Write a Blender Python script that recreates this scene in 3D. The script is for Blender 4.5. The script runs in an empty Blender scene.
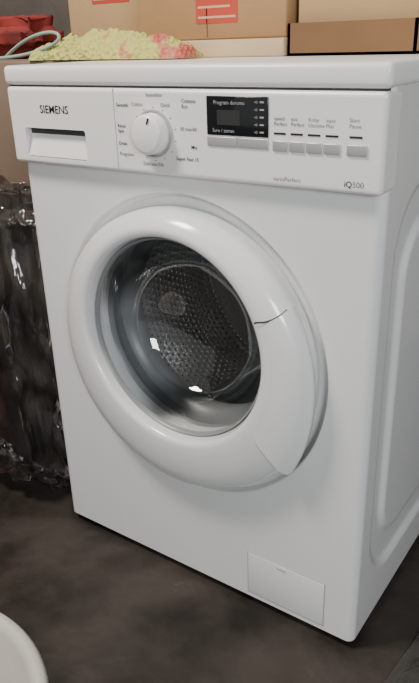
import bpy, bmesh, math, random
from mathutils import Vector, noise
random.seed(3)
S = bpy.context.scene
# ---------------------------------------------------------------- materials
def mat(name, col, rough=0.5, metal=0.0, coat=0.0, spec=0.5, noise_amt=0.0, nscale=8, bump=0.0, bscale=60, col2=None):
    m = bpy.data.materials.new(name); m.use_nodes = True
    nt = m.node_tree; b = nt.nodes["Principled BSDF"]
    b.inputs["Base Color"].default_value = (*col, 1)
    b.inputs["Roughness"].default_value = rough
    b.inputs["Metallic"].default_value = metal
    b.inputs["Coat Weight"].default_value = coat
    b.inputs["Specular IOR Level"].default_value = spec
    tc = nt.nodes.new("ShaderNodeTexCoord")
    if col2 is not None or noise_amt > 0:
        n = nt.nodes.new("ShaderNodeTexNoise"); n.inputs["Scale"].default_value = nscale
        n.inputs["Detail"].default_value = 5
        nt.links.new(tc.outputs["Object"], n.inputs["Vector"])
        r = nt.nodes.new("ShaderNodeValToRGB")
        c2 = col2 if col2 is not None else tuple(c*(1-noise_amt) for c in col)
        r.color_ramp.elements[0].position = 0.38; r.color_ramp.elements[1].position = 0.62
        r.color_ramp.elements[0].color = (*c2, 1); r.color_ramp.elements[1].color = (*col, 1)
        nt.links.new(n.outputs["Fac"], r.inputs["Fac"]); nt.links.new(r.outputs["Color"], b.inputs["Base Color"])
    if bump > 0:
        n2 = nt.nodes.new("ShaderNodeTexNoise"); n2.inputs["Scale"].default_value = bscale
        nt.links.new(tc.outputs["Object"], n2.inputs["Vector"])
        bp = nt.nodes.new("ShaderNodeBump"); bp.inputs["Strength"].default_value = bump; bp.inputs["Distance"].default_value = 0.01
        nt.links.new(n2.outputs["Fac"], bp.inputs["Height"]); nt.links.new(bp.outputs["Normal"], b.inputs["Normal"])
    return m

M = {}
M['white'] = mat('white_enamel', (0.79, 0.805, 0.805), 0.22, coat=0.5, bump=0.003, bscale=10)
M['panel'] = mat('white_plastic', (0.85, 0.845, 0.83), 0.32)
M['door'] = mat('door_plastic', (0.80, 0.81, 0.81), 0.2, coat=0.4)
M['grey'] = mat('grey_print', (0.16, 0.17, 0.18), 0.6)
M['black'] = mat('black_print', (0.02, 0.02, 0.025), 0.5)
M['gap'] = mat('seam_dark', (0.05, 0.05, 0.055), 0.8)
M['gapl'] = mat('seam_light', (0.40, 0.41, 0.43), 0.8)
M['silver'] = mat('silver_plastic', (0.52, 0.52, 0.52), 0.35, metal=0.4)
M['disp'] = mat('display_black', (0.010, 0.011, 0.013), 0.15, coat=0.5)
M['lcd'] = mat('lcd_glass', (0.035, 0.038, 0.038), 0.25)
M['dispt'] = mat('display_print', (0.35, 0.37, 0.4), 0.5)
M['rubber'] = mat('door_gasket_rubber', (0.26, 0.28, 0.29), 0.35, noise_amt=0.2)
M['dark'] = mat('dark_plastic', (0.02, 0.02, 0.02), 0.6)
M['card'] = mat('cardboard', (0.44, 0.26, 0.12), 0.85, noise_amt=0.15, nscale=6, bump=0.05, bscale=90)
M['cardl'] = mat('cardboard_light', (0.50, 0.33, 0.17), 0.85, noise_amt=0.12, nscale=6, bump=0.05, bscale=90)
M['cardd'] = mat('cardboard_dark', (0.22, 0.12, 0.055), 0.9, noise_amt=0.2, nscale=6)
M['cardg'] = mat('cardboard_grey', (0.24, 0.17, 0.125), 0.9, noise_amt=0.2, nscale=6)
M['cardw'] = mat('cardboard_whitish', (0.58, 0.44, 0.28), 0.85, noise_amt=0.1)
M['red'] = mat('red_print', (0.48, 0.06, 0.035), 0.7)
M['redpale'] = mat('pale_print', (0.62, 0.38, 0.24), 0.7)
M['basin'] = mat('basin_plastic', (0.56, 0.54, 0.49), 0.5, noise_amt=0.08, bump=0.05)
M['string'] = mat('green_string', (0.30, 0.42, 0.36), 0.7)
M['wall'] = mat('wall_plaster', (0.20, 0.17, 0.15), 0.9, noise_amt=0.2, bump=0.1)
M['cred'] = mat('red_textile', (0.26, 0.025, 0.02), 0.8, noise_amt=0.6, nscale=12)
M['cblk'] = mat('brown_textile', (0.13, 0.10, 0.08), 0.8, noise_amt=0.8, nscale=7)

def drum_mat():
    m = bpy.data.materials.new('perforated_steel'); m.use_nodes = True
    nt = m.node_tree; b = nt.nodes["Principled BSDF"]
    b.inputs["Metallic"].default_value = 0.8; b.inputs["Roughness"].default_value = 0.2
    uv = nt.nodes.new("ShaderNodeUVMap")
    def N(op, a=None, bb=None):
        n = nt.nodes.new("ShaderNodeMath"); n.operation = op
        for i, v in enumerate((a, bb)):
            if v is None: continue
            if isinstance(v, (int, float)): n.inputs[i].default_value = v
            else: nt.links.new(v, n.inputs[i])
        return n.outputs[0]
    sx = nt.nodes.new("ShaderNodeSeparateXYZ"); nt.links.new(uv.outputs[0], sx.inputs[0])
    row = N('FLOOR', sx.outputs[1])
    off = N('MULTIPLY', N('MODULO', row, 2.0), 0.5)
    fu = N('SUBTRACT', N('FRACT', N('ADD', sx.outputs[0], off)), 0.5)
    fv = N('SUBTRACT', N('FRACT', sx.outputs[1]), 0.5)
    d = N('SQRT', N('ADD', N('MULTIPLY', fu, fu), N('MULTIPLY', fv, fv)))
    hole = N('LESS_THAN', d, 0.12)
    mix = nt.nodes.new("ShaderNodeMix"); mix.data_type = 'RGBA'
    mix.inputs["A"].default_value = (0.93, 0.92, 0.91, 1); mix.inputs["B"].default_value = (0.03, 0.03, 0.03, 1)
    nt.links.new(hole, mix.inputs["Factor"]); nt.links.new(mix.outputs["Result"], b.inputs["Base Color"])
    bp = nt.nodes.new("ShaderNodeBump"); bp.inputs["Strength"].default_value = 0.8; bp.inputs["Distance"].default_value = 0.005
    nt.links.new(N('MINIMUM', d, 0.42), bp.inputs["Height"]); nt.links.new(bp.outputs["Normal"], b.inputs["Normal"])
    return m
M['drum'] = drum_mat()
M['steel'] = mat('brushed_steel', (0.90, 0.90, 0.90), 0.22, metal=0.85)

def film(name, tint, fac, rough, base=(0.7, 0.72, 0.75), milky=0.0):
    m = bpy.data.materials.new(name); m.use_nodes = True
    nt = m.node_tree; nt.nodes.clear()
    out = nt.nodes.new("ShaderNodeOutputMaterial")
    tr = nt.nodes.new("ShaderNodeBsdfTransparent"); tr.inputs[0].default_value = (*tint, 1)
    src = tr.outputs[0]
    if milky > 0:
        df = nt.nodes.new("ShaderNodeBsdfDiffuse"); df.inputs[0].default_value = (0.6, 0.58, 0.55, 1)
        m0 = nt.nodes.new("ShaderNodeMixShader"); m0.inputs[0].default_value = milky
        nt.links.new(tr.outputs[0], m0.inputs[1]); nt.links.new(df.outputs[0], m0.inputs[2]); src = m0.outputs[0]
    gl = nt.nodes.new("ShaderNodeBsdfGlossy"); gl.inputs["Roughness"].default_value = rough; gl.inputs[0].default_value = (*base, 1)
    fr = nt.nodes.new("ShaderNodeLayerWeight"); fr.inputs["Blend"].default_value = fac
    mx = nt.nodes.new("ShaderNodeMixShader")
    nt.links.new(fr.outputs["Fresnel"], mx.inputs[0])
    nt.links.new(src, mx.inputs[1]); nt.links.new(gl.outputs[0], mx.inputs[2]); nt.links.new(mx.outputs[0], out.inputs[0])
    return m
M['glass'] = film('door_glass', (0.94, 0.95, 0.955), 0.45, 0.015, (0.95, 0.96, 0.98))
M['film'] = film('plastic_film', (0.82, 0.82, 0.82), 0.36, 0.08, (0.95, 0.95, 0.95), 0.02)
M['film2'] = film('thin_plastic_film', (0.88, 0.88, 0.88), 0.35, 0.10, (0.9, 0.9, 0.9), 0.04)

def floor_mat():
    m = mat('stained_concrete', (0.050, 0.041, 0.034), 0.4, col2=(0.014, 0.011, 0.009), nscale=5.5, bump=0.35, bscale=24)
    nt = m.node_tree; b = nt.nodes["Principled BSDF"]; b.inputs["Specular IOR Level"].default_value = 0.35
    tc = nt.nodes.new("ShaderNodeTexCoord"); n = nt.nodes.new("ShaderNodeTexNoise"); n.inputs["Scale"].default_value = 8; n.inputs["Detail"].default_value = 9
    nt.links.new(tc.outputs["Object"], n.inputs["Vector"])
    mr = nt.nodes.new("ShaderNodeMapRange"); mr.inputs[1].default_value = 0.40; mr.inputs[2].default_value = 0.60; mr.inputs[3].default_value = 0.40; mr.inputs[4].default_value = 0.85
    nt.links.new(n.outputs["Fac"], mr.inputs[0]); nt.links.new(mr.outputs[0], b.inputs["Roughness"])
    return m
M['floor'] = floor_mat()

# ---------------------------------------------------------------- helpers
def empty(name, loc=(0, 0, 0)):
    e = bpy.data.objects.new(name, None); S.collection.objects.link(e); e.location = (0, 0, 0); return e
def obj(name, me, m, parent=None, smooth=False):
    o = bpy.data.objects.new(name, me); S.collection.objects.link(o)
    if m is not None: me.materials.append(M[m] if isinstance(m, str) else m)
    if parent: o.parent = parent
    if smooth:
        for p in me.polygons: p.use_smooth = True
    return o
def pyd(name, v, f, m, parent=None, smooth=False):
    me = bpy.data.meshes.new(name); me.from_pydata(v, [], f); me.validate(); me.update()
    return obj(name, me, m, parent, smooth)
def box(name, x0, x1, y0, y1, z0, z1, m, parent=None, bev=0.0, seg=3, rot=None):
    bm = bmesh.new(); bmesh.ops.create_cube(bm, size=1)
    for v in bm.verts:
        v.co = Vector(((x0+x1)/2+v.co.x*(x1-x0), (y0+y1)/2+v.co.y*(y1-y0), (z0+z1)/2+v.co.z*(z1-z0)))
    if bev > 0: bmesh.ops.bevel(bm, geom=bm.edges[:], offset=bev, segments=seg, affect='EDGES', profile=0.5)
    me = bpy.data.meshes.new(name); bm.to_mesh(me); bm.free()
    o = obj(name, me, m, parent)
    if bev > 0:
        for p in me.polygons: p.use_smooth = True
        me.set_sharp_from_angle(angle=math.radians(50))
    return o
def lathe(name, prof, m, parent=None, n=128, a0=0, a1=2*math.pi, uvs=None, cap=False, rfn=None, a1fn=None):
    full = abs((a1-a0)-2*math.pi) < 1e-6
    cols = n if full else n+1
    v = []; f = []
    for (R, y, cx, cz) in prof:
        e1 = a1fn(R) if a1fn else a1
        for i in range(cols):
            a = a0+(e1-a0)*i/n
            r2 = rfn(R, i/n) if rfn else R
            v.append((cx+r2*math.cos(a), y, cz+r2*math.sin(a)))
    for j in range(len(prof)-1):
        for i in range(n):
            i2 = (i+1) % cols
            f.append((j*cols+i, j*cols+i2, (j+1)*cols+i2, (j+1)*cols+i))
    if cap and not full:
        f.append(tuple(j*cols for j in range(len(prof))))
        f.append(tuple(j*cols+n for j in range(len(prof)))[::-1])
    me = bpy.data.meshes.new(name); me.from_pydata(v, [], f)
    if uvs:
        L = [0]
        for j in range(1, len(prof)): L.append(L[-1]+math.hypot(prof[j][0]-prof[j-1][0], prof[j][1]-prof[j-1][1]))
        ul = me.uv_layers.new(name="UVMap"); k = 0
        for j in range(len(prof)-1):
            for i in range(n):
                for (ii, jj) in ((i, j), (i+1, j), (i+1, j+1), (i, j+1)):
                    ul.data[k].uv = (ii/n*uvs[0], L[jj]/uvs[1]); k += 1
    me.update()
    o = obj(name, me, m, parent, True)
    me.set_sharp_from_angle(angle=math.radians(45))
    return o
def text(name, s, x, z, size, m, y, parent, align='LEFT', bold=0.0):
    cu = bpy.data.curves.new(name, 'FONT'); cu.body = s; cu.size = size; cu.align_x = align; cu.offset = bold
    cu.resolution_u = 3
    t = bpy.data.objects.new(name+'_tmp', cu); S.collection.objects.link(t)
    dg = bpy.context.evaluated_depsgraph_get(); dg.update()
    me = bpy.data.meshes.new_from_object(t.evaluated_get(dg)); bpy.data.objects.remove(t)
    me.materials.clear()
    o = obj(name, me, m, parent); o.location = (x, y, z); o.rotation_euler = (math.pi/2, 0, 0)
    return o
def grid(name, nx, ny, fn, m, parent=None):
    v = [fn(i/nx, j/ny) for j in range(ny+1) for i in range(nx+1)]
    f = [(j*(nx+1)+i, j*(nx+1)+i+1, (j+1)*(nx+1)+i+1, (j+1)*(nx+1)+i) for j in range(ny) for i in range(nx)]
    return pyd(name, v, f, m, parent, True)

# ================================================================= WASHING MACHINE
W = empty('washing_machine')
WX, D, ZB, ZP = 0.602, 0.55, 0.016, 0.705
CX, CZ = 0.3020, 0.437       # door outer centre
GX, GZ = 0.3035, 0.4650      # glass centre
rc = 0.012
def arc(cx, cy, r, a0, a1, n=6): return [(cx+r*math.cos(a0+(a1-a0)*i/n), cy+r*math.sin(a0+(a1-a0)*i/n)) for i in range(n+1)]
left = [(0, D), (0, 0.3)]+arc(rc, rc, rc, math.pi, 1.5*math.pi)
v = []; f = []
for x, y in left: v += [(x, y, ZB), (x, y, 0.83)]
for i in range(len(left)-1): f.append((2*i, 2*i+2, 2*i+3, 2*i+1))
o = pyd('side_left', v, f, 'white', W, True)
right = arc(WX-rc, rc, rc, 1.5*math.pi, 2*math.pi)
v = []; f = []
for x, y in right: v += [(x, y, ZB), (x, y, 0.83)]
for i in range(len(right)-1): f.append((2*i, 2*i+2, 2*i+3, 2*i+1))
pyd('corner_right', v, f, 'white', W, True)
def sstep(t): t = max(0, min(1, t)); return t*t*(3-2*t)
def sidefn(u, w):
    y = rc+(D-rc)*u; z = ZB+(0.83-ZB)*w
    def rr(y0, y1, z0, z1, r):
        qx = abs(y-(y0+y1)/2)-((y1-y0)/2-r); qz = abs(z-(z0+z1)/2)-((z1-z0)/2-r)
        return math.hypot(max(qx, 0), max(qz, 0))+min(max(qx, qz), 0)-r
    d1 = rr(0.045, 0.51, 0.085, 0.70, 0.10)
    d2 = rr(0.085, 0.47, 0.135, 0.65, 0.08)
    x = WX-0.007*sstep(-d1/0.010)+0.006*sstep(-d2/0.010)
    return (x, y, z)
grid('side_right', 110, 150, sidefn, 'white', W)
box('back_panel', 0.001, WX-0.001, D-0.004, D, ZB, 0.82, 'white', W)
box('base_plate', 0.012, WX-0.012, 0.012, D-0.01, ZB, ZB+0.004, 'gap', W)
RH = 0.2415
angs = [2*math.pi*i/144 for i in range(144)]
x0, x1, z0, z1 = rc, WX-rc, ZB, ZP+0.005
for (x, z) in ((x0, z0), (x1, z0), (x0, z1), (x1, z1)): angs.append(math.atan2(z-CZ, x-CX) % (2*math.pi))
angs = sorted(angs); n = len(angs)
rings = [[], [], [], [], [], []]
for a in angs:
    c, s = math.cos(a), math.sin(a)
    t = min(((x1-CX)/c if c > 1e-9 else (x0-CX)/c if c < -1e-9 else 9), ((z1-CZ)/s if s > 1e-9 else (z0-CZ)/s if s < -1e-9 else 9))
    rings[0].append((CX+t*c, 0, CZ+t*s))
    for k, (R, y) in enumerate(((RH, 0), (RH-0.0015, 0.0018), (RH-0.004, 0.013), (RH-0.010, 0.018), (0.168, 0.018))):
        rings[k+1].append((CX+R*c, y, CZ+R*s) if R > .2 else (GX+R*c, y, GZ+R*s))
v = [p for r in rings for p in r]; f = []
for k in range(5):
    for i in range(n): f.append((k*n+i, k*n+(i+1) % n, (k+1)*n+(i+1) % n, (k+1)*n+i))
o = pyd('front_sheet', v, f, 'white', W, True); o.data.set_sharp_from_angle(angle=math.radians(25))
ZT = 0.8425
box('lid', -0.002, WX+0.003, -0.016, D+0.005, 0.8155, ZT, 'panel', W, bev=0.007, seg=4)
pan = box('control_panel', 0.0, WX+0.001, -0.016, 0.03, 0.703, 0.8135, 'panel', W, bev=0.006, seg=4)
cut = box('cut_tmp', 0.032, 0.158, -0.05, 0.0, 0.7135, 0.7555, 'panel', None, bev=0.004)
md = pan.modifiers.new('b', 'BOOLEAN'); md.operation = 'DIFFERENCE'; md.object = cut; md.solver = 'EXACT'
dg = bpy.context.evaluated_depsgraph_get(); dg.update()
nm = bpy.data.meshes.new_from_object(pan.evaluated_get(dg)); pan.modifiers.clear(); pan.data = nm
bpy.data.objects.remove(cut)
for p in nm.polygons: p.use_smooth = False
box('panel_gap', 0.004, WX-0.004, -0.011, 0.02, 0.811, 0.817, 'gap', W)
YP = -0.0163
pyd('drawer_grip', [(0.033, -0.0155, 0.7145), (0.157, -0.0155, 0.7145), (0.157, -0.004, 0.7475), (0.033, -0.004, 0.7475)], [(0, 1, 2, 3)], 'panel', W)
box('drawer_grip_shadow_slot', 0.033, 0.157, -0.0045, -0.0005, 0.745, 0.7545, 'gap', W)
box('drawer_seam', 0.2165, 0.2177, YP-0.0001, YP+0.001, 0.704, 0.8125, 'gapl', W)
box('drawer_seam_left', 0.004, 0.2165, YP-0.0001, YP+0.001, 0.7065, 0.7073, 'gapl', W)
text('brand_lettering', 'SIEMENS', 0.070, 0.7775, 0.0158, 'black', YP-0.0002, W, bold=0.0002)
for i, (s, x, z, al, b) in enumerate([
    ('Sentetikler', 0.288, 0.8035, 'CENTER', 'grey'), ('Cotton', 0.268, 0.7915, 'RIGHT', 'grey'), ('Quick', 0.298, 0.7915, 'LEFT', 'grey'),
    ('Sentetik', 0.2215, 0.790, 'LEFT', 'black'), ('Rinse\nSpin', 0.2215, 0.763, 'LEFT', 'black'), ('Drain', 0.2215, 0.740, 'LEFT', 'black'), ('Programs', 0.2215, 0.726, 'LEFT', 'grey'),
    ('Cottons\nEco', 0.332, 0.797, 'LEFT', 'black'), ('30 min/60', 0.328, 0.763, 'LEFT', 'grey'), ('Mix', 0.345, 0.741, 'LEFT', 'black'), ('Super Fast 15', 0.320, 0.7255, 'LEFT', 'black'),
    ('Delicates/Silk', 0.281, 0.7155, 'CENTER', 'grey')]):
    text('dial_label_%d' % i, s, x, z, 0.0066, b, YP-0.0002, W, al, bold=0.00008)
kx, kz = 0.2850, 0.7575
for i in range(14):
    a = math.pi/2+2*math.pi*i/14
    box('dial_tick_%d' % i, kx+0.036*math.cos(a)-0.0012, kx+0.036*math.cos(a)+0.0012, YP-0.0002, YP+0.001, kz-0.001+0.034*math.sin(a)-0.0005, kz-0.001+0.034*math.sin(a)+0.0005, 'grey', W)
lathe('dial_collar', [(0.0305, -0.0155, kx, kz), (0.0305, -0.019, kx, kz), (0.028, -0.0195, kx, kz), (0.0275, -0.016, kx, kz)], 'silver', W, 64)
lathe('dial_knob', [(0.0268, -0.014, kx, kz), (0.0258, -0.031, kx, kz), (0.0238, -0.035, kx, kz), (0.021, -0.0362, kx, kz), (0.0, -0.037, kx, kz)], 'panel', W, 64)
ptr = box('dial_pointer', 0.0145, 0.0225, -0.0376, -0.036, -0.001, 0.001, 'black', W); ptr.location = (kx, 0, kz); ptr.rotation_euler = (0, math.radians(-70), 0)
box('display_window', 0.371, 0.459, YP-0.0012, YP+0.002, 0.760, 0.806, 'disp', W, bev=0.001)
box('display_lcd', 0.387, 0.420, YP-0.0016, YP+0.001, 0.7725, 0.790, 'lcd', W)
text('display_title', 'Program durumu', 0.382, 0.7965, 0.0065, 'dispt', YP-0.0018, W)
text('display_foot', 'Sure / zaman', 0.380, 0.764, 0.0062, 'dispt', YP-0.0018, W)
for i in range(5):
    box('display_led_%d' % i, 0.448, 0.4535, YP-0.0018, YP, 0.765+i*0.0085, 0.7668+i*0.0085, 'dispt', W)
    text('display_icon_%d' % i, '-o', 0.440, 0.7645+i*0.0085, 0.006, 'dispt', YP-0.0018, W)
for i, (a, b) in enumerate([(0.371, 0.4145), (0.4155, 0.459)]):
    box('display_button_%d' % i, a, b, YP-0.0015, YP+0.002, 0.7465, 0.7585, 'silver', W, bev=0.001)
lab = ['speed\nPerfect', 'eco\nPerfect', 'Kolay\nUtuleme', 'aqua\nPlus']
for i in range(4):
    a = 0.4655+i*0.0222
    box('option_button_%d' % i, a, a+0.0195, YP-0.0018, YP+0.002, 0.7455, 0.7575, 'silver', W, bev=0.001)
    box('option_led_%d' % i, a+0.001, a+0.0165, YP-0.0004, YP+0.001, 0.7645, 0.7668, 'black', W)
    text('option_label_%d' % i, lab[i], a+0.001, 0.7805, 0.0060, 'black' if i < 2 else 'grey', YP-0.0002, W)
box('start_button', 0.560, 0.584, YP-0.0018, YP+0.002, 0.7455, 0.7575, 'silver', W, bev=0.001)
box('start_led', 0.562, 0.577, YP-0.0004, YP+0.001, 0.7645, 0.7668, 'black', W)
text('start_label', 'Start\nPause', 0.561, 0.7815, 0.0062, 'grey', YP-0.0002, W)
text('feature_lettering', 'varioPerfect', 0.466, 0.711, 0.0075, 'grey', YP-0.0002, W)
text('series_lettering', '500', 0.568, 0.711, 0.0095, 'grey', YP-0.0002, W)
text('series_mark', 'iQ', 0.558, 0.711, 0.0095, 'black', YP-0.0002, W, bold=0.0001)
# door ring
C, G = (CX, CZ), (GX, GZ)
def mixc(t): return (C[0]*(1-t)+G[0]*t, C[1]*(1-t)+G[1]*t)
RP = [(0.2190, 0.014, 0), (0.2215, 0.0, 0), (0.2215, -0.012, 0), (0.2205, -0.020, 0), (0.217, -0.0268, 0), (0.210, -0.0325, 0.1), (0.199, -0.037, 0.3),
      (0.187, -0.0405, 0.55), (0.175, -0.0425, 0.85), (0.168, -0.0425, 1), (0.1630, -0.042, 1), (0.1595, -0.0395, 1), (0.1575, -0.034, 1), (0.1560, -0.020, 1), (0.1555, 0.006, 1)]
lathe('door_ring', [(R, y, *mixc(t)) for R, y, t in RP], 'door', W, 160)
def topang(R): return math.radians(23.5+(R-0.168)/0.056*7.4)
a0, a1 = math.radians(-34.5), math.radians(30.6)
hp = [(0.2185, -0.002, 0), (0.2230, -0.006, 0), (0.2240, -0.014, 0), (0.2230, -0.0232, 0), (0.2190, -0.0302, 0), (0.2115, -0.0357, .1), (0.2000, -0.0396, .3), (0.187, -0.0421, .55), (0.178, -0.0424, .8)]
def hr(R, t): return R+0.016*max(0, (R-0.178)/0.045)*(1-t)**2.2
lathe('door_handle', [(R, y, *mixc(t)) for R, y, t in hp], 'door', W, 48, a0, a1, cap=True, rfn=hr, a1fn=topang)
def ringy(R):
    ys = [(r, y) for r, y, t in RP if y < -0.011 and r > 0.16][::-1]
    for k in range(len(ys)-1):
        if ys[k][0] <= R <= ys[k+1][0]:
            q = (R-ys[k][0])/(ys[k+1][0]-ys[k][0]); return ys[k][1]*(1-q)+ys[k+1][1]*q
    return ys[-1][1] if R > .2 else ys[0][1]
def seam(name, afn, ra, rb, w, m, lift):
    vs = []; fs = []; NS = 14
    rp = RP[3:10]
    for i in range(NS+1):
        R = ra+(rb-ra)*i/NS; tt = 0.0
        for k in range(len(rp)-1):
            if rp[k+1][0] <= R <= rp[k][0]:
                q = (R-rp[k+1][0])/(rp[k][0]-rp[k+1][0]); tt = rp[k+1][2]*(1-q)+rp[k][2]*q
        if R < rp[-1][0]: tt = 1
        c = mixc(tt); an = afn(R)
        dx, dz = math.cos(an), math.sin(an); cx, cz = c[0]+R*dx, c[1]+R*dz; y = ringy(R)-lift
        vs += [(cx-dz*w, y, cz+dx*w), (cx+dz*w, y, cz-dx*w)]
    for i in range(NS): fs.append((2*i, 2*i+1, 2*i+3, 2*i+2))
    pyd(name, vs, fs, m, W)
seam('handle_seam', lambda R: topang(R)+math.radians(0.4), 0.166, 0.2205, 0.0013, 'gap', 0.0024)
seam('handle_seam_lower', lambda R: a0-math.radians(0.25), 0.186, 0.2205, 0.0006, 'gapl', 0.0006)
lathe('door_inner_bezel', [(0.1560, -0.022, GX, GZ), (0.1540, -0.026, GX, GZ), (0.1515, -0.024, GX, GZ), (0.1505, -0.018, GX, GZ)], 'rubber', W)
lathe('door_gasket', [(0.168, 0.006, GX, GZ), (0.161, 0.010, GX, GZ), (0.157, 0.02, GX, GZ), (0.163, 0.03, GX, GZ), (0.163, 0.045, GX, GZ), (0.150, 0.055, GX, GZ), (0.146, 0.07, GX, GZ), (0.151, 0.085, GX, GZ)], 'rubber', W)
lathe('door_glass', [(0.1510, -0.018, GX, GZ), (0.1465, -0.010, GX, GZ), (0.139, 0.015, GX, GZ), (0.130, 0.04, GX, GZ), (0.113, 0.062, GX, GZ), (0.085, 0.078, GX, GZ), (0.045, 0.086, GX, GZ), (0.0, 0.088, GX, GZ)], 'glass', W)
DZ = GZ-0.01
lathe('drum_wall', [(0.151, 0.085, GX, GZ), (0.158, 0.088, GX, GZ), (0.2, 0.092, GX, DZ), (0.225, 0.10, GX, DZ), (0.230, 0.115, GX, DZ), (0.230, 0.36, GX, DZ), (0.215, 0.375, GX, DZ)], 'drum', W, 160, uvs=(112, 0.0129))
lathe('drum_back', [(0.215, 0.375, GX, DZ), (0.15, 0.38, GX, DZ), (0.13, 0.37, GX, DZ), (0.06, 0.37, GX, DZ), (0.05, 0.36, GX, DZ), (0.0, 0.36, GX, DZ)], 'steel', W)
for k in range(3):
    a = math.radians(252+120*k)
    N = 8; pv = []
    for j in range(N+1):
        y = 0.12+0.24*j/N
        for t in (-1, -0.6, -0.25, 0.25, 0.6, 1):
            R = 0.229-0.042*(1-abs(t)**1.5)*(0.75+0.25*math.sin(math.pi*j/N))
            aa = a+t*0.14
            pv.append((GX+R*math.cos(aa), y, DZ+R*math.sin(aa)))
    pf = [(j*6+i, j*6+i+1, (j+1)*6+i+1, (j+1)*6+i) for j in range(N) for i in range(5)]
    pyd('drum_paddle_%d' % k, pv, pf, 'steel', W, True)
box('filter_flap_gap', 0.415, 0.5535, -0.0006, 0.001, 0.0245, 0.1085, 'gapl', W)
box('filter_flap', 0.4166, 0.5520, -0.0014, 0.001, 0.026, 0.107, 'white', W, bev=0.0005)
box('filter_flap_notch', 0.470, 0.486, -0.0017, 0.0, 0.0985, 0.1010, 'gapl', W)
for i, (x, y) in enumerate([(0.05, 0.05), (0.555, 0.05), (0.05, 0.5), (0.555, 0.5)]):
    bm = bmesh.new(); bmesh.ops.create_cone(bm, segments=24, radius1=0.02, radius2=0.014, depth=0.018, cap_ends=True)
    for vv in bm.verts: vv.co += Vector((x, y, 0.0091))
    me = bpy.data.meshes.new('foot'); bm.to_mesh(me); bm.free(); obj('foot_%d' % i, me, 'dark', W)

# ================================================================= CARTONS
def label(name, x0, x1, z0, z1, y, parent, rows=4, base='red', ink='redpale'):
    box(name, x0, x1, y-0.0006, y, z0, z1, base, parent)
    h = (z1-z0)/(rows*2+1)
    for r in range(rows):
        zz = z0+h*(2*r+1)
        box(name+'_line_%d' % r, x0+0.004, x1-0.004-(0.01 if r % 2 else 0), y-0.001, y-0.0004, zz, zz+h*0.45, ink, parent)
def carton(name, x0, x1, y0, y1, z0, z1, m, seam=True):
    e = empty(name)
    box('shell', x0, x1, y0, y1, z0, z1, m, e, bev=0.003, seg=2)
    if seam:
        box('tape_top', x0+0.01, x1-0.01, (y0+y1)/2-0.02, (y0+y1)/2+0.02, z1, z1+0.0006, 'cardw', e)
        box('tape_front', (x0+x1)/2-0.001, (x0+x1)/2+0.001, y0-0.0006, y0, z0+0.004, z0+0.05, 'cardd', e)
    return e
ZL = ZT+0.0002
e = carton('flat_cardboard_box', 0.122, 0.333, 0.245, 0.50, ZL, 0.8690, 'cardw', False)
e = carton('cardboard_box', 0.040, 0.332, 0.255, 0.52, 0.8692, 1.10, 'card')
label('printed_label', 0.165, 0.245, 0.893, 0.96, 0.255, e)
e = carton('cardboard_box', -0.27, 0.015, 0.40, 0.66, 0.8445, 1.08, 'cardl')
label('printed_label', -0.20, -0.10, 0.943, 1.0, 0.40, e)
e = empty('open_cardboard_box')
X0, X1, Y0, Y1, Z0, Z1 = 0.337, 0.535, 0.25, 0.50, ZL, 0.888
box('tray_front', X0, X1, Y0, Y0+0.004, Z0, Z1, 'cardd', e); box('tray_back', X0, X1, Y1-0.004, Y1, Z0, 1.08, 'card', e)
box('tray_left', X0, X0+0.004, Y0, Y1, Z0, Z1, 'card', e); box('tray_right', X1-0.004, X1, Y0, Y1, Z0, Z1, 'card', e)
box('tray_bottom', X0, X1, Y0, Y1, Z0, Z0+0.004, 'card', e)
box('inner_carton', X0+0.006, X1-0.006, Y0+0.02, Y1-0.006, Z0+0.005, 1.06, 'cardl', e, bev=0.003)
label('printed_label', 0.41, 0.48, 0.919, 0.97, Y0+0.02, e)
carton('stacked_carton', -0.60, -0.012, 0.17, 0.66, 0.58, 0.8440, 'cardg')
carton('stacked_carton', -0.62, -0.02, 0.23, 0.66, 0.0, 0.578, 'cardd')

def soft(name, x0, x1, y0, y1, z0, z1, m, amp, seed, bev=0.05, freq=9, parent=None, cuts=12):
    bm = bmesh.new(); bmesh.ops.create_cube(bm, size=1)
    for v in bm.verts: v.co = Vector(((x0+x1)/2+v.co.x*(x1-x0), (y0+y1)/2+v.co.y*(y1-y0), (z0+z1)/2+v.co.z*(z1-z0)))
    bmesh.ops.bevel(bm, geom=bm.edges[:], offset=bev, segments=3, affect='EDGES')
    bmesh.ops.subdivide_edges(bm, edges=bm.edges[:], cuts=cuts, use_grid_fill=True)
    bm.normal_update()
    for v in bm.verts:
        p = v.co
        q = Vector((p.x*freq+seed, p.y*freq, p.z*freq*0.6))
        n1 = 1-abs(noise.noise(q))*2.4; n2 = 1-abs(noise.noise(q*2.7))*2
        v.co = p+v.normal*amp*(n1+0.4*n2-0.7)
        v.co.z = max(v.co.z, z0)
    me = bpy.data.meshes.new(name); bm.to_mesh(me); bm.free()
    return obj(name, me, m, parent, True)
soft('red_bag', -0.56, -0.285, 0.30, 0.42, 0.8448, 0.925, 'cred', 0.010, 2, bev=0.03, freq=14)

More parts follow.
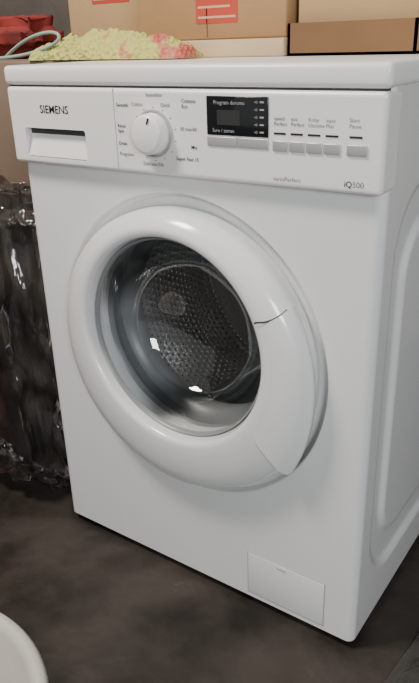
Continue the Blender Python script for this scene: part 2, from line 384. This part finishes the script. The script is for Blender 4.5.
# ================================================================= CLOTH / STRING
def knit():
    m = mat('knit_yarn', (0.55, 0.50, 0.08), 0.9)
    nt = m.node_tree; b = nt.nodes["Principled BSDF"]
    tc = nt.nodes.new("ShaderNodeTexCoord")
    n = nt.nodes.new("ShaderNodeTexNoise"); n.inputs["Scale"].default_value = 22; n.inputs["Detail"].default_value = 3
    nt.links.new(tc.outputs["Object"], n.inputs["Vector"])
    sx = nt.nodes.new("ShaderNodeSeparateXYZ"); nt.links.new(tc.outputs["Object"], sx.inputs[0])
    mr = nt.nodes.new("ShaderNodeMapRange"); mr.inputs[1].default_value = -0.05; mr.inputs[2].default_value = 0.16
    mr.inputs[3].default_value = -0.20; mr.inputs[4].default_value = 0.10
    nt.links.new(sx.outputs[0], mr.inputs[0])
    ad = nt.nodes.new("ShaderNodeMath"); ad.operation = 'ADD'; nt.links.new(mr.outputs[0], ad.inputs[0]); nt.links.new(n.outputs["Fac"], ad.inputs[1])
    r = nt.nodes.new("ShaderNodeValToRGB"); nt.links.new(ad.outputs[0], r.inputs["Fac"])
    el = r.color_ramp.elements; el[0].position = 0.0; el[0].color = (0.50, 0.51, 0.13, 1); el[1].position = 1.0; el[1].color = (0.58, 0.14, 0.10, 1)
    for pz, cc in ((0.56, (0.58, 0.55, 0.16, 1)), (0.62, (0.60, 0.26, 0.16, 1)), (0.70, (0.58, 0.12, 0.09, 1))):
        x = el.new(pz); x.color = cc
    nt.links.new(r.outputs["Color"], b.inputs["Base Color"])
    vo = nt.nodes.new("ShaderNodeTexVoronoi"); vo.inputs["Scale"].default_value = 130; nt.links.new(tc.outputs["Object"], vo.inputs["Vector"])
    bp = nt.nodes.new("ShaderNodeBump"); bp.inputs["Strength"].default_value = 1; bp.inputs["Distance"].default_value = 0.006
    nt.links.new(vo.outputs["Distance"], bp.inputs["Height"]); nt.links.new(bp.outputs["Normal"], b.inputs["Normal"])
    return m
M['knit'] = knit()
def clothfn(u, v):
    x = -0.15+0.35*u; y = 0.165+0.065*v
    env = math.sin(math.pi*min(1, max(0, v)))**0.5*(math.sin(math.pi*u)**0.35)
    w = 0.03*noise.noise(Vector((u*7, v*3, 1.3)))
    h = (0.040+0.014*noise.noise(Vector((u*11, v*4, 5)))+0.005*noise.noise(Vector((u*40, v*14, 2))))*env
    return (x+w*0.3, y+w*0.3, 0.8447+max(0, h))
grid('knitted_scarf', 120, 40, clothfn, 'knit')
cu = bpy.data.curves.new('green_string', 'CURVE'); cu.dimensions = '3D'; cu.bevel_depth = 0.003; cu.bevel_resolution = 3
sp = cu.splines.new('NURBS'); P = [(-0.42, 0.22, 0.848), (-0.33, 0.19, 0.848), (-0.22, 0.18, 0.848), (-0.12, 0.178, 0.860), (-0.05, 0.165, 0.878), (-0.1, 0.19, 0.897), (-0.2, 0.2, 0.880), (-0.3, 0.24, 0.848)]
sp.points.add(len(P)-1)
for i, q in enumerate(P): sp.points[i].co = (*q, 1)
sp.use_endpoint_u = True; sp.order_u = 4
o = bpy.data.objects.new('green_string', cu); S.collection.objects.link(o); cu.materials.append(M['string'])

# ================================================================= WRAPPED BUNDLE (left)
B = empty('plastic_wrapped_bundle')
soft('brown_clothes', -0.26, -0.06, 0.04, 0.15, 0.01, 0.62, 'cblk', 0.008, 1, parent=B)
soft('red_garment', -0.42, -0.20, 0.02, 0.14, 0.05, 0.60, 'cred', 0.008, 4, parent=B)
soft('plastic_wrap', -0.46, -0.035, -0.02, 0.155, 0.004, 0.64, 'film', 0.018, 8, freq=17, parent=B, cuts=28)

def sheet(u, v):
    x = 0.66+0.50*u; y = -0.06+0.55*v
    q = Vector((x*13, y*13, 3)); n1 = 1-abs(noise.noise(q))*2.2; n2 = 1-abs(noise.noise(q*2.4))*2
    e = min(1, 8*min(u, 1-u, v, 1-v))
    return (x+0.03*noise.noise(q*0.5), y+0.03*noise.noise(q*0.4+Vector((5, 5, 5))), 0.002+max(0, 0.014*n1+0.008*n2)*e)
grid('crumpled_plastic_sheet', 120, 160, sheet, 'film2')

# ================================================================= BASIN (front left)
bx, by = 0.270, -0.562
prof = [(0.0, 0.001), (0.140, 0.001), (0.155, 0.010), (0.182, 0.10), (0.192, 0.178), (0.202, 0.184), (0.205, 0.194), (0.200, 0.202), (0.190, 0.202), (0.184, 0.192), (0.172, 0.10), (0.150, 0.022), (0.13, 0.012), (0, 0.012)]
v = []; f = []; n = 96
for r, z in prof:
    for i in range(n): v.append((bx+r*math.cos(2*math.pi*i/n), by+r*math.sin(2*math.pi*i/n), z))
for j in range(len(prof)-1):
    for i in range(n): f.append((j*n+i, j*n+(i+1) % n, (j+1)*n+(i+1) % n, (j+1)*n+i))
pyd('plastic_wash_basin', v, f, 'basin', None, True)

# ================================================================= ROOM
box('floor', -1.6, 3.0, -3.0, 1.2, -0.05, 0.0, 'floor')
box('wall_back', -1.6, 3.0, 1.2, 1.3, 0, 2.6, 'wall')
box('wall_left', -1.7, -1.6, -3.0, 1.3, 0, 2.6, 'wall')

# ================================================================= LIGHT
w = bpy.data.worlds.new('world'); S.world = w; w.use_nodes = True
w.node_tree.nodes['Background'].inputs[0].default_value = (0.95, 0.94, 0.91, 1); w.node_tree.nodes['Background'].inputs[1].default_value = 0.36
def area(name, loc, target, size, power, col, sy=None):
    l = bpy.data.lights.new(name, 'AREA'); l.energy = power; l.size = size; l.color = col
    if sy: l.shape = 'RECTANGLE'; l.size_y = sy
    o = bpy.data.objects.new(name, l); S.collection.objects.link(o); o.location = loc
    o.rotation_euler = (Vector(target)-Vector(loc)).to_track_quat('-Z', 'Y').to_euler(); return o
area('ceiling_lamp', (-0.4, -0.75, 2.2), (0.3, 0, 0.5), 0.4, 44, (1.0, 0.91, 0.80))
area('window_light', (2.1, -1.7, 1.3), (0.4, 0.2, 0.45), 0.6, 34, (0.95, 0.97, 1.0))

# ================================================================= CAMERA
cd = bpy.data.cameras.new('camera'); cd.lens = 679/683*36; cd.sensor_width = 36; cd.clip_start = 0.02
co = bpy.data.objects.new('camera', cd); S.collection.objects.link(co)
co.location = (0.8787, -0.7389, 0.8662); co.rotation_euler = (1.1551, 0.0292, 0.6061)
S.camera = co
